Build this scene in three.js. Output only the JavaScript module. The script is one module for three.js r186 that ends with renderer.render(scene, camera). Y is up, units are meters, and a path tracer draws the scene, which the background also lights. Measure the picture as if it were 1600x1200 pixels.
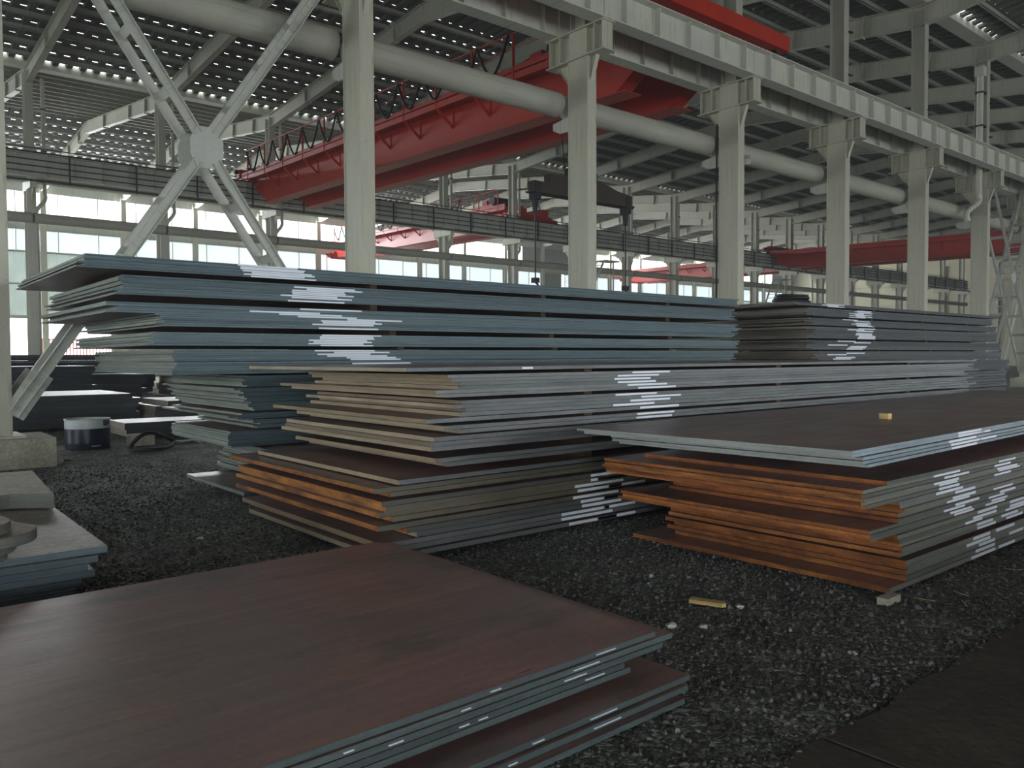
import * as THREE from 'three';
import { mergeGeometries } from 'three/addons/utils/BufferGeometryUtils.js';
import { RectAreaLightUniformsLib } from 'three/addons/lights/RectAreaLightUniformsLib.js';

// ---------------------------------------------------------------- camera, sky, light, exposure
// plan coordinates: u runs along the column rows, w runs across the bays away from the camera; z = -w
const V = (u, y, w) => new THREE.Vector3(u, y, -w);
const scene = new THREE.Scene();
const camera = new THREE.PerspectiveCamera(2 * Math.atan(600 / 1260) * 180 / Math.PI, 4 / 3, 0.1, 600);
{
  const yaw = Math.atan(1510 / 1260), p = Math.atan(42 / 1260);
  camera.position.copy(V(0, 1.55, 0));
  camera.lookAt(V(Math.cos(yaw) * Math.cos(p), 1.55 - Math.sin(p), Math.sin(yaw) * Math.cos(p)));
  camera.rotateZ(-0.3 * Math.PI / 180);
}
scene.add(camera);
scene.fog = new THREE.FogExp2(new THREE.Color(0.9, 0.95, 1), 0.0016);      // thin dust in the air of the hall
scene.background = new THREE.Color().setRGB(5.0, 5.3, 5.6);          // even overcast sky, seen only through the openings
const renderer = new THREE.WebGLRenderer({ antialias: true });
renderer.toneMapping = THREE.LinearToneMapping;
renderer.toneMappingExposure = 1.27;
renderer.shadowMap.enabled = true;
RectAreaLightUniformsLib.init();
const DAY = new THREE.Color().setRGB(0.96, 1.0, 1.03);
function daylight(name, c, to, width, height, level) {               // daylight entering through one run of glazing or one doorway
  const l = new THREE.RectAreaLight(DAY, level, width, height);
  l.name = name; l.position.copy(c); l.lookAt(to); scene.add(l);
}
const WF = 74.6, WN = -16.6, UL = -22, UR = 124;                     // far wall, near wall, gable ends
const FAR_STRIP = 28, NEAR_DOOR = 6.5, GABLE = 3.2;
for (const [a, b] of [[-20, -2], [-2, 16], [16, 34], [34, 49], [49, 64], [73, 92], [92, 118]])
  daylight('window_daylight', V((a + b) / 2, 14.1, WF - 0.35), V((a + b) / 2, 14.1, 0), b - a, 1.7, FAR_STRIP);
for (const c of [-10, 14, 38, 62]) daylight('doorway_daylight', V(c, 2.5, WN + 0.4), V(c, 2.5, 0), 11.6, 4.7, NEAR_DOOR);
for (const c of [4, 29, 58]) daylight('doorway_daylight', V(UL + 0.4, 3, c), V(0, 3, c), 9.6, 5.7, GABLE);

// ---------------------------------------------------------------- random, textures, materials
let seed = 12345;
const rnd = () => { seed = (seed * 1664525 + 1013904223) >>> 0; return seed / 4294967296; };
const rr = (a, b) => a + (b - a) * rnd();
const hash = (x, y, s) => { let h = (x * 374761393 + y * 668265263 + s * 2147483647) | 0; h = Math.imul(h ^ (h >>> 13), 1274126177); return ((h ^ (h >>> 16)) >>> 0) / 4294967296; };
function vnoise(x, y, px, py, s) {
  const xi = Math.floor(x), yi = Math.floor(y), fx = x - xi, fy = y - yi, m = (a, n) => ((a % n) + n) % n;
  const sx = fx * fx * (3 - 2 * fx), sy = fy * fy * (3 - 2 * fy);
  const a = hash(m(xi, px), m(yi, py), s), b = hash(m(xi + 1, px), m(yi, py), s), c = hash(m(xi, px), m(yi + 1, py), s), d = hash(m(xi + 1, px), m(yi + 1, py), s);
  return a + (b - a) * sx + (c - a) * sy + (a - b - c + d) * sx * sy;
}
function fbm(u, v, fx, fy, oct, s) { let t = 0, a = 0.5, n = 0; for (let o = 0; o < oct; o++) { t += a * vnoise(u * fx, v * fy, fx, fy, s + o * 17); n += a; a *= 0.55; fx *= 2; fy *= 2; } return t / n; }
function texture(N, metres, fn, color = true) {
  const d = new Uint8Array(N * N * 4);
  for (let j = 0; j < N; j++) for (let i = 0; i < N; i++) {
    const c = fn(i / N, j / N), k = (j * N + i) * 4;
    for (let q = 0; q < 3; q++) d[k + q] = Math.max(0, Math.min(255, Math.round((Array.isArray(c) ? c[q] : c) * 255)));
    d[k + 3] = 255;
  }
  const t = new THREE.DataTexture(d, N, N);
  t.wrapS = t.wrapT = THREE.RepeatWrapping; t.magFilter = THREE.LinearFilter; t.minFilter = THREE.LinearMipmapLinearFilter; t.generateMipmaps = true;
  if (color) t.colorSpace = THREE.SRGBColorSpace;
  t.repeat.set(1 / metres, 1 / metres); t.needsUpdate = true;
  return t;
}
const lerp = (a, b, t) => a + (b - a) * t, mix3 = (a, b, t) => [0, 1, 2].map((i) => lerp(a[i], b[i], t)), clamp = (x, a = 0, b = 1) => Math.max(a, Math.min(b, x)), step = (a, b, x) => clamp((x - a) / (b - a));
const T = {};
T.paint = texture(512, 3, (u, v) => {                                 // old white-grey paint: blotches, drips of dirt
  const n = fbm(u, v, 4, 4, 5, 3), drip = fbm(u, v, 48, 3, 3, 9), sp = fbm(u, v, 64, 64, 2, 21);
  let k = 0.9 + 0.1 * n - 0.16 * step(0.58, 0.82, drip) * step(0.35, 0.7, n) - 0.05 * step(0.7, 0.85, sp);
  return [k, k * 0.995, k * (0.97 - 0.05 * step(0.5, 0.8, n))];
});
T.edge = texture(512, 1.2, (u, v) => {                                // rolled or cut plate edge: streaks along the plate
  const s = fbm(u, v, 3, 64, 4, 31), f = fbm(u, v, 90, 120, 2, 41), b = fbm(u, v, 5, 5, 3, 51);
  const k = 0.7 + 0.26 * s + 0.1 * (f - 0.5) + 0.12 * (b - 0.5), scratch = step(0.8, 0.86, fbm(u, v, 14, 150, 2, 57)) * step(0.45, 0.6, fbm(u, v, 20, 9, 2, 59));
  return lerp(k, 1.0, 0.8 * scratch);
});
T.scale = texture(1024, 3.2, (u, v) => {                              // mill scale: brown purple skin with grey and rust patches, roller streaks
  const n = fbm(u, v, 5, 4, 5, 61), m = fbm(u, v, 9, 11, 5, 71), st = fbm(u, v, 6, 90, 3, 81), f = fbm(u, v, 160, 200, 2, 91), sc = fbm(u, v, 12, 160, 2, 95);
  let c = mix3([0.58, 0.425, 0.41], [0.51, 0.405, 0.385], step(0.35, 0.65, n));
  c = mix3(c, [0.60, 0.43, 0.35], 0.6 * step(0.55, 0.8, m));
  c = mix3(c, [0.30, 0.29, 0.29], 0.6 * step(0.6, 0.78, fbm(u, v, 7, 16, 4, 101)));
  const k = 0.86 + 0.22 * (st - 0.5) + 0.16 * (f - 0.5) + 0.10 * step(0.72, 0.82, sc) + 0.1;
  return c.map((x) => x * k);
});
T.scaleR = texture(512, 3.2, (u, v) => { const n = fbm(u, v, 5, 4, 5, 61), st = fbm(u, v, 6, 70, 3, 81); return 0.62 + 0.25 * (n - 0.5) + 0.28 * (st - 0.5); }, false);
T.rust = texture(512, 1.6, (u, v) => {
  const s = fbm(u, v, 4, 40, 4, 111), n = fbm(u, v, 6, 6, 5, 121), f = fbm(u, v, 120, 120, 2, 131);
  let c = mix3([0.44, 0.32, 0.19], [0.74, 0.56, 0.34], step(0.3, 0.72, s * 0.6 + n * 0.4));
  c = mix3(c, [0.33, 0.215, 0.13], 0.6 * step(0.55, 0.8, fbm(u, v, 9, 14, 4, 141)));
  return c.map((x) => x * (0.9 + 0.25 * (f - 0.5)));
});
function cells(u, v, n, s) {
  const x = u * n, y = v * n, xi = Math.floor(x), yi = Math.floor(y); let d1 = 9, d2 = 9, id = 0;
  for (let a = -1; a <= 1; a++) for (let b = -1; b <= 1; b++) {
    const cx = xi + a, cy = yi + b, mx = ((cx % n) + n) % n, my = ((cy % n) + n) % n, q = Math.hypot(cx + hash(mx, my, s) - x, cy + hash(mx, my, s + 7) - y);
    if (q < d1) { d2 = d1; d1 = q; id = hash(mx, my, s + 13); } else if (q < d2) d2 = q;
  }
  return [d1, d2, id];
}
{
  const N = 1024, H = new Float32Array(N * N);
  T.gravel = texture(N, 1.7, (u, v) => {
    const [a, b, id] = cells(u, v, 64, 5), [a2, b2, id2] = cells(u, v, 150, 15), n = fbm(u, v, 6, 6, 4, 151);
    const dome = step(0, 0.5, b - a), d2 = step(0, 0.4, b2 - a2), big = id > 0.55;
    H[Math.round(v * N) * N + Math.round(u * N)] = big ? 0.35 + 0.65 * Math.sqrt(dome) : 0.3 * Math.sqrt(d2);
    const t = big ? 0.46 + 0.36 * id : 0.39 + 0.24 * id2;
    const pale = (big ? id : id2) > 0.965 ? 0.22 : 0, k = (t + pale) * (0.75 + 0.5 * n);
    return [k * 0.98, k, k * 0.965];
  });
  T.gravelB = texture(N, 1.7, (u, v) => H[Math.round(v * N) * N + Math.round(u * N)], false);
}
T.concrete = texture(512, 2.5, (u, v) => { const n = fbm(u, v, 4, 4, 6, 161), f = fbm(u, v, 90, 90, 2, 171), k = 0.78 + 0.35 * (n - 0.5) + 0.2 * (f - 0.5); return [k, k * 0.985, k * 0.95]; });
T.wood = texture(256, 0.4, (u, v) => { const g = fbm(u, v, 3, 40, 4, 181), k = 0.72 + 0.4 * (g - 0.3); return [k, k * 0.9, k * 0.68]; });
T.bump = texture(512, 1.0, (u, v) => fbm(u, v, 24, 24, 5, 191), false);
T.pail = texture(256, 1, (u, v) => 0.85 + 0.2 * (fbm(u, v, 10, 10, 4, 201) - 0.5));
for (const t of ['gravelB', 'scaleR', 'bump']) T[t].needsUpdate = true;

const mat = (color, o = {}) => { const m = new THREE.MeshStandardMaterial({ roughness: 0.7, ...o }); m.color.set(color); return m; };
const M = {
  column: mat('#c4c4b6', { map: T.paint, roughness: 0.55 }),
  white: mat('#cdcec6', { map: T.paint, roughness: 0.55 }),
  brace: mat('#c2c6c2', { map: T.paint, roughness: 0.5 }),
  beam: mat('#b9bab0', { map: T.paint, roughness: 0.6 }),
  girder: mat('#cfd1cb', { map: T.paint, roughness: 0.6 }),
  tube: mat('#b3b4aa', { map: T.paint, roughness: 0.65 }),
  purlin: mat('#a3a49b', { map: T.paint, roughness: 0.6 }),
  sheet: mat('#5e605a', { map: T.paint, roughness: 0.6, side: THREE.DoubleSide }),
  cladding: mat('#c3c9c9', { map: T.paint, roughness: 0.7 }),
  daylit: new THREE.MeshPhysicalMaterial({ color: '#d3dbdc', map: T.paint, roughness: 1, transmission: 0.55, thickness: 0 }),
  claddingGrey: mat('#9ba1a3', { map: T.paint, roughness: 0.7 }),
  cream: mat('#cdc9b4', { map: T.paint, roughness: 0.75 }),
  red: mat('#bd3320', { map: T.paint, roughness: 0.42 }),
  black: mat('#16171a', { roughness: 0.6 }),
  cable: mat('#1c1a1a', { roughness: 0.75 }),
  darkSteel: mat('#3c2d29', { map: T.paint, roughness: 0.6 }),
  conductor: mat('#3d4244', { roughness: 0.6 }),
  gravel: mat('#bfc4be', { map: T.gravel, bumpMap: T.gravelB, bumpScale: 0.02, roughness: 0.95 }),
  stone: mat('#ffffff', { roughness: 0.9, flatShading: true }),
  slab: mat('#6d6660', { map: T.concrete, bumpMap: T.bump, bumpScale: 0.004, roughness: 0.9 }),
  concrete: mat('#dcdcc9', { map: T.concrete, bumpMap: T.bump, bumpScale: 0.006, roughness: 0.9 }),
  wood: mat('#f5ead0', { map: T.wood, roughness: 0.8 }),
  woodDark: mat('#4d4030', { map: T.wood, roughness: 0.9 }),
  mark: mat('#dfe6ee', { roughness: 0.6 }),
  navy: mat('#16233f', { map: T.pail, roughness: 0.35 }),
  pailWhite: mat('#cfd8d6', { map: T.pail, roughness: 0.5 }),
  fence: mat('#c2512f', { roughness: 0.7 }),
  teal: mat('#2f6b66', { roughness: 0.6 }),
  pane: new THREE.MeshStandardMaterial({ color: '#e8eef0', emissive: '#f6fbff', emissiveIntensity: 1.6, roughness: 0.5 }),
  milky: new THREE.MeshPhysicalMaterial({ color: '#eef3f4', roughness: 1, transmission: 0.5, thickness: 0 }),
};
// plate skins: [edge along the long side, cut end, top]
const edge = (c, o = {}) => mat(c, { map: T.edge, roughness: 0.6, metalness: 0.25, ...o });
const top = (c, o = {}) => { const m = new THREE.MeshPhysicalMaterial({ map: T.scale, roughnessMap: T.scaleR, roughness: 0.56, ior: 2.2, bumpMap: T.bump, bumpScale: 0.0005, ...o }); m.color.set(c); return m; };   // iron oxide skin: dense and glossy
const rusty = (c) => mat(c, { map: T.rust, roughness: 0.85, bumpMap: T.bump, bumpScale: 0.002 });
const TOP = [top('#ffffff'), top('#e6dcd6'), top('#d5d5d5')];
const SKIN = {
  blue: [['#64797f', '#5c7178', '#6b8086', '#55696f'].map((c) => edge(c)), ['#8b958b', '#98a195', '#7b867e'].map((c) => edge(c)), TOP],
  slate: [['#53585c', '#4a5054', '#5b6062'].map((c) => edge(c)), ['#b3ab9a', '#9d978a', '#8d887c'].map((c) => edge(c)), TOP],
  tan: [['#7b8080', '#86898a', '#6f7576'].map((c) => edge(c)), ['#a99878', '#9a8767', '#86735a', '#b5a688'].map((c) => edge(c, { metalness: 0.1 })), TOP],
  amber: [['#6d6b5f', '#646660', '#77715f'].map((c) => edge(c, { metalness: 0.1 })), [rusty('#ffd9a0'), rusty('#ffe2b0'), rusty('#f2c48c')], TOP],
  rust: [['#74786c', '#696e63', '#7f8072', '#62675c'].map((c) => edge(c, { metalness: 0.15 })), [rusty('#ffd6b0'), rusty('#f5c49c'), rusty('#e8b48c')], TOP],
  pale: [['#8fa3ab', '#9aadb4', '#86999f'].map((c) => edge(c)), ['#a3a9a4', '#b0b5ae'].map((c) => edge(c)), TOP],
  teal: [['#6b7b7b', '#748484', '#617071'].map((c) => edge(c)), ['#7c8682'].map((c) => edge(c)), [TOP[0]]],
  worn: [['#64747a', '#586a72'].map((c) => edge(c)), ['#7c8682'].map((c) => edge(c)), [mat('#d3cdc2', { map: T.concrete, roughnessMap: T.scaleR, roughness: 0.7, metalness: 0.3 })]],
};

// ---------------------------------------------------------------- geometry helpers
function metreUV(g) {
  const p = g.attributes.position, n = g.attributes.normal, uv = g.attributes.uv;
  for (let i = 0; i < p.count; i++) {
    const ax = Math.abs(n.getX(i)), ay = Math.abs(n.getY(i)), az = Math.abs(n.getZ(i));
    if (ay >= ax && ay >= az) uv.setXY(i, p.getX(i), p.getZ(i)); else if (ax >= az) uv.setXY(i, p.getZ(i), p.getY(i)); else uv.setXY(i, p.getX(i), p.getY(i));
  }
  return g;
}
const bx = (u0, u1, y0, y1, w0, w1) => metreUV(new THREE.BoxGeometry(Math.abs(u1 - u0), Math.abs(y1 - y0), Math.abs(w1 - w0)).translate((u0 + u1) / 2, (y0 + y1) / 2, -(w0 + w1) / 2));
function frame(p, q, up = new THREE.Vector3(0, 1, 0)) {               // matrix with z from p to q, origin half way
  const z = q.clone().sub(p).normalize(), x = up.clone().cross(z).normalize(), y = z.clone().cross(x);
  return new THREE.Matrix4().makeBasis(x, y, z).setPosition(p.clone().add(q).multiplyScalar(0.5));
}
const box0 = (x, y, z, dx = 0, dy = 0, dz = 0) => metreUV(new THREE.BoxGeometry(x, y, z).translate(dx, dy, dz));
const bar = (p, q, wd, ht, up, dx = 0, dy = 0) => box0(wd, ht, p.distanceTo(q), dx, dy).applyMatrix4(frame(p, q, up));
function hbar(p, q, wd, ht, tf = 0.03, tw = 0.02, up) {               // an H section: two flanges and a web
  const L = p.distanceTo(q), m = frame(p, q, up);
  return [box0(wd, tf, L, 0, ht / 2 - tf / 2), box0(wd, tf, L, 0, -ht / 2 + tf / 2), box0(tw, ht - 2 * tf, L)].map((g) => g.applyMatrix4(m));
}
function rod(p, q, r, n = 10) { const g = new THREE.CylinderGeometry(r, r, p.distanceTo(q), n); g.rotateX(Math.PI / 2); const uv = g.attributes.uv; for (let i = 0; i < uv.count; i++) uv.setXY(i, uv.getX(i) * 6.28 * r, uv.getY(i) * p.distanceTo(q)); return g.applyMatrix4(frame(p, q, Math.abs(q.y - p.y) > 0.99 * p.distanceTo(q) ? new THREE.Vector3(1, 0, 0) : undefined)); }
const pipe = (pts, r, seg = 24, n = 6, closed = false) => new THREE.TubeGeometry(new THREE.CatmullRomCurve3(pts, closed, 'catmullrom', 0.5), seg, r, n, closed);
function prism(shapePts, depth, place) {                              // outline [[a,b]...] extruded
  const g = new THREE.ExtrudeGeometry(new THREE.Shape(shapePts.map(([a, b]) => new THREE.Vector2(a, b))), { depth, bevelEnabled: false });
  return place(g);
}
function join(list) { list = [].concat(list).map((g) => (g.index ? g.toNonIndexed() : g)); return list.length > 1 ? mergeGeometries(list) : list[0]; }
const taken = {};
function numbered(name) { const n = taken[name] = (taken[name] ?? -1) + 1; return n ? name + '_' + String(n).padStart(3, '0') : name; }
function shade(o) { o.traverse((m) => { if (m.isMesh) m.castShadow = m.receiveShadow = true; }); return o; }
function tag(o, label, category, group, kind) { o.userData = { label, category }; if (group) o.userData.group = group; if (kind) o.userData.kind = kind; return o; }
function thing(name, label, category, base, group, kind) {            // a Group at the thing's base; parts are given in scene coordinates
  const o = new THREE.Group(); o.name = numbered(name); o.position.copy(base); scene.add(o);
  return tag(o, label, category, group, kind);
}
function part(root, name, geos, m, under) {
  const g = join(geos).translate(-root.position.x, -root.position.y, -root.position.z), o = new THREE.Mesh(g, m);
  o.name = name; o.castShadow = o.receiveShadow = true; (under ?? root).add(o); return o;
}
function single(name, geos, m, label, category, base, group, kind) {  // a thing that is one mesh
  const o = new THREE.Mesh(join(geos).translate(-base.x, -base.y, -base.z), m);
  o.name = numbered(name); o.position.copy(base); o.castShadow = o.receiveShadow = true; scene.add(o);
  return tag(o, label, category, group, kind);
}
function copy(o, du, dw, label) { const c = o.clone(); c.name = numbered(o.name.replace(/_\d{3}$/, '')); c.position.x += du; c.position.z -= dw; c.userData = { ...o.userData, label }; scene.add(c); return c; }
const ORD = ['zeroth', 'first', 'second', 'third', 'fourth', 'fifth', 'sixth', 'seventh', 'eighth', 'ninth', 'tenth', 'eleventh', 'twelfth', 'thirteenth', 'fourteenth', 'fifteenth', 'sixteenth', 'seventeenth', 'eighteenth', 'nineteenth', 'twentieth', 'twenty-first', 'twenty-second', 'twenty-third', 'twenty-fourth', 'twenty-fifth', 'twenty-sixth', 'twenty-seventh', 'twenty-eighth', 'twenty-ninth', 'thirtieth', 'thirty-first', 'thirty-second', 'thirty-third', 'thirty-fourth'];

// ---------------------------------------------------------------- ground
{
  const f = thing('floor', 'dark loose gravel yard floor of the steel hall', 'floor', V(0, 0, 0), null, 'structure');
  part(f, 'gravel_bed', [bx(-60, 170, -0.3, 0, 1.66, 110), bx(-60, 170, -0.3, -0.012, -60, 1.66)], M.gravel);
  part(f, 'bay_paving', bx(-20, 123, -0.1, 0.012, 46.5, 73.6), M.concrete);
  part(f, 'subsoil', bx(-60, 170, -0.5, -0.3, -60, 110), M.slab);
  // the concrete aisle: slabs with joints, ragged poured edge towards the gravel
  for (let k = 0; k < 10; k++) {
    const u0 = -12 + k * 5, pts = [[u0 + 0.012, -1.5], [u0 + 4.988, -1.5]];
    for (let i = 0; i <= 22; i++) pts.push([u0 + 4.988 - i * 4.976 / 22, 1.64 + rr(-0.02, 0.025)]);
    part(f, 'concrete_slab', prism(pts, 0.05, (g) => g.rotateX(-Math.PI / 2).translate(0, -0.038, 0)), M.slab);
    part(f, 'concrete_slab', bx(u0 + 0.012, u0 + 4.988, -0.05, 0.012, -6.5, -1.52), M.slab);
  }
}

// ---------------------------------------------------------------- building frame
const AU = (k) => 7.75 + 6 * k, AW = 13.82, BU = (k) => 7.2 + 6 * k, BW = 44.4, CU = (k) => 6.9 + 6 * k, CW = 74.2;
const RAF = [[-16.82, 13.98], [-1.3, 15.8], [AW, 13.95], [29.1, 15.8], [BW, 14.6], [59.4, 16.5], [74.85, 14.95]];
const rafterY = (w) => { for (let i = 0; i < RAF.length - 1; i++) if (w <= RAF[i + 1][0]) return lerp(RAF[i][1], RAF[i + 1][1], (w - RAF[i][0]) / (RAF[i + 1][0] - RAF[i][0])); return RAF[RAF.length - 1][1]; };
// front row of columns
function frontColumn() {
  const u = AU(0), t = thing('steel_column', '', 'column', V(u, 0, AW), 'columns of the front row');
  part(t, 'shaft', [bx(u - 0.135, u + 0.135, 0.45, 8.6, AW - 0.3, AW + 0.3), bx(u - 0.15, u + 0.15, 0.45, 8.6, AW - 0.325, AW - 0.295), bx(u - 0.15, u + 0.15, 0.45, 8.6, AW + 0.295, AW + 0.325)], M.column);
  part(t, 'plinth', bx(u - 0.55, u + 0.65, 0, 0.42, AW - 0.6, AW + 0.6), M.concrete);
  part(t, 'base_plate', bx(u - 0.3, u + 0.3, 0.42, 0.46, AW - 0.45, AW + 0.45), M.column);
  const c = part(t, 'corbel', [bx(u - 0.012, u + 0.012, 8.62, 9.25, 12.98, 14.84), bx(u - 0.14, u + 0.14, 8.62, 9.25, AW - 0.3, AW + 0.3)], M.column);
  part(t, 'corbel_flange', bx(u - 0.2, u + 0.2, 9.25, 9.28, 12.93, 14.88), M.column, c);
  part(t, 'corbel_flange', bx(u - 0.2, u + 0.2, 8.59, 8.62, 12.93, 14.88), M.column, c);
  for (const w of [13.0, 13.26, 14.42, 14.78]) part(t, 'corbel_stiffener', bx(u - 0.17, u + 0.17, 8.62, 9.25, w - 0.012, w + 0.012), M.column, c);
  for (const [a, b] of [[AW + 0.32, 14.6], [AW - 0.32, 13.3]]) part(t, 'corbel_gusset', [bar(V(u, 8.0, a), V(u, 8.59, b), 0.12, 0.02), prism([[a, 8.0], [b, 8.59], [a, 8.59]], 0.02, (g) => { g.rotateY(Math.PI / 2); g.translate(u - 0.01, 0, 0); return metreUV(g); })], M.column, c);
  // bracket that carries the round tie tube
  part(t, 'tube_bracket', prism([[AW + 0.32, 7.02], [AW + 0.75, 7.02], [AW + 1.0, 7.14], [AW + 1.0, 7.3], [AW + 0.32, 7.38]], 0.04, (g) => { g.rotateY(Math.PI / 2); g.translate(u - 0.02, 0, 0); return metreUV(g); }), M.white);
  // upper column above the runway, an open H section
  const up = part(t, 'upper_column', [bx(u - 0.15, u + 0.15, 9.28, 14.6, AW - 0.25, AW - 0.225), bx(u - 0.15, u + 0.15, 9.28, 14.6, AW + 0.225, AW + 0.25), bx(u - 0.012, u + 0.012, 9.28, 14.6, AW - 0.225, AW + 0.225)], M.beam);
  for (const y of [10.8, 12.2, 13.4]) part(t, 'clamp_plate', bx(u + 0.1, u + 0.3, y, y + 0.04, AW - 0.33, AW - 0.24), M.darkSteel, up);
  return t;
}
{
  const lab = (i) => `cream steel column with crane corbels, ${ORD[i]} from left in the front row`;
  const c0 = frontColumn(); c0.userData.label = lab(2);
  for (let k = -1; k <= 8; k++) if (k) copy(c0, 6 * k, 0, k === -1 ? 'cream steel column on a pale concrete plinth beside the cut plates, at the left edge' : lab(k + 2));
}
for (const v of scene.children) if (/steel_column/.test(v.name)) shade(v);
// round tie tubes between the front columns
for (let k = -2; k < 8; k++) single('tie_tube', [rod(V(AU(k) + 0.16, 7.68, AW + 0.7), V(AU(k + 1) - 0.16, 7.68, AW + 0.7), 0.29, 24)], M.tube, `round cream tie tube behind the front columns, ${ORD[k + 3]} bay from left`, 'tie tube', V(AU(k) + 3, 7.39, AW + 0.7), 'tie tubes of the front row');
// crane runway girders on the front row, one per bay and side
function runway(u0, w, y0, y1, m, label, group, n = 5, L = 6) {
  const t = thing('runway_girder', label, 'girder', V(u0 + L / 2, y0, w), group), a = u0 + 0.01, b = u0 + L - 0.01;
  part(t, 'web', bx(a, b, y0 + 0.03, y1 - 0.03, w - 0.008, w + 0.008), m);
  part(t, 'bottom_flange', bx(a, b, y0, y0 + 0.03, w - 0.2, w + 0.2), m);
  part(t, 'top_flange', bx(a, b, y1 - 0.03, y1, w - 0.22, w + 0.22), m);
  part(t, 'rail', [bx(a, b, y1, y1 + 0.03, w - 0.07, w + 0.07), bx(a, b, y1 + 0.03, y1 + 0.12, w - 0.025, w + 0.025)], M.darkSteel);
  for (let i = 0; i < n; i++) { const u = u0 + (i + 0.5) * L / n; for (const s of [-1, 1]) part(t, 'stiffener', bx(u - 0.011, u + 0.011, y0 + 0.03, y1 - 0.03, w + s * 0.008, w + s * 0.17), m); }
  return t;
}
for (let k = -1; k < 8; k++) {
  runway(AU(k), 13.1, 9.28, 10.05, M.girder, `white stiffened runway girder on the near corbels, ${ORD[k + 2]} bay from left`, 'runway girders of the front row');
  runway(AU(k), 14.62, 9.28, 10.05, M.girder, `dark shaded runway girder on the far corbels, ${ORD[k + 2]} bay from left`, 'runway girders of the front row');
}
// cross bracing: two limbs side by side with batten plates and a centre gusset
function bracing(k, label) {
  const u0 = AU(k) + 0.16, u1 = AU(k + 1) - 0.16, t = thing('cross_brace', label, 'bracing', V((u0 + u1) / 2, 0.5, AW));
  const y0 = 0.75, y1 = 9.3, len = Math.hypot(u1 - u0, y1 - y0), d = V((u1 - u0) / len, (y1 - y0) / len, 0);
  for (const s of [1, -1]) {
    const at = (f, w) => V(s > 0 ? lerp(u0, u1, f) : lerp(u1, u0, f), lerp(y0, y1, f), w);
    for (const w of [AW - 0.29, AW + 0.29]) for (const [f0, f1] of [[0, 0.475], [0.525, 1]]) {
      const p = at(f0, w), q = at(f1, w);
      part(t, 'limb', [bar(p, q, 0.018, 0.145), bar(p, q, 0.07, 0.014, undefined, w > AW === s > 0 ? 0.035 : -0.035, 0.0655), bar(p, q, 0.07, 0.014, undefined, w > AW === s > 0 ? 0.035 : -0.035, -0.0655)], M.brace);
    }
    for (let i = 1; i < 10; i++) if (i !== 5) part(t, 'batten_plate', bar(at(i / 10, AW - 0.28), at(i / 10, AW + 0.28), 0.15, 0.012, V(-d.y * s, d.x, 0)), M.brace);
    for (const f of [0.012, 0.988]) for (const w of [AW - 0.312, AW + 0.312]) { part(t, 'end_gusset', bar(at(f < 0.5 ? 0 : 0.93, w), at(f < 0.5 ? 0.07 : 1, w), 0.014, 0.3), M.brace); }
  }
  const c = V((u0 + u1) / 2, (y0 + y1) / 2, AW);
  for (const w of [AW - 0.312, AW + 0.312]) { const g = part(t, 'centre_gusset', prism([[-0.16, -0.34], [0.16, -0.34], [0.27, -0.12], [0.27, 0.12], [0.16, 0.34], [-0.16, 0.34], [-0.27, 0.12], [-0.27, -0.12]], 0.016, (x) => metreUV(x.translate(c.x, c.y, -w - 0.008))), M.brace); }
  return t;
}
bracing(-1, 'pale steel cross bracing between the plinth column and its neighbour');
bracing(5, 'pale steel cross bracing beside the access stair at the far end');
// back row of columns with the grey runway
function backColumn(k) {
  const u = BU(k), t = thing('back_column', `slender white column carrying the grey runway, ${ORD[k + 3]} from left in the back row`, 'column', V(u, 0, BW), 'columns of the back row');
  part(t, 'shaft', [bx(u - 0.2, u + 0.2, 0.3, 9.6, BW - 0.35, BW - 0.32), bx(u - 0.2, u + 0.2, 0.3, 9.6, BW + 0.32, BW + 0.35), bx(u - 0.02, u + 0.02, 0.3, 9.6, BW - 0.32, BW + 0.32)], M.white);
  part(t, 'plinth', bx(u - 0.6, u + 0.6, 0, 0.3, BW - 0.6, BW + 0.6), M.concrete);
  const c = part(t, 'corbel', [bx(u - 0.15, u + 0.15, 9.6, 10.12, BW - 0.98, BW + 0.98)], M.white);
  for (const s of [-1, 1]) part(t, 'corbel_gusset', prism([[BW + s * 0.33, 8.9], [BW + s * 0.9, 9.6], [BW + s * 0.33, 9.6]], 0.03, (g) => { g.rotateY(Math.PI / 2); g.translate(u - 0.015, 0, 0); return metreUV(g); }), M.white, c);
  part(t, 'upper_column', [bx(u - 0.18, u + 0.18, 10.12, 15.2, BW - 0.28, BW - 0.25), bx(u - 0.18, u + 0.18, 10.12, 15.2, BW + 0.25, BW + 0.28), bx(u - 0.015, u + 0.015, 10.12, 15.2, BW - 0.25, BW + 0.25)], M.white);
  return t;
}
for (let k = -2; k <= 18; k++) backColumn(k);
for (let k = -1; k <= 18; k++) {                                      // rainwater pipes beside the back columns
  const u = BU(k) + 0.62;
  const p = thing('downpipe', `thin white rainwater pipe beside the ${ORD[k + 3]} column from left in the back row`, 'pipe', V(u, 0.4, BW), 'rainwater pipes of the back row');
  part(p, 'pipe_run', [rod(V(u, 9.6, BW), V(u, 15, BW), 0.09, 8), pipe([V(u, 9.6, BW), V(u, 9.2, BW), V(u - 0.35, 8.7, BW), V(u - 0.35, 8.2, BW)], 0.09, 12, 8), rod(V(u - 0.35, 0.4, BW), V(u - 0.35, 8.2, BW), 0.09, 8)], M.white);
  for (const y of [11.5, 13.5]) part(p, 'pipe_clip', bx(u - 0.12, u + 0.12, y, y + 0.06, BW - 0.11, BW + 0.11), M.darkSteel);
}
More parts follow.
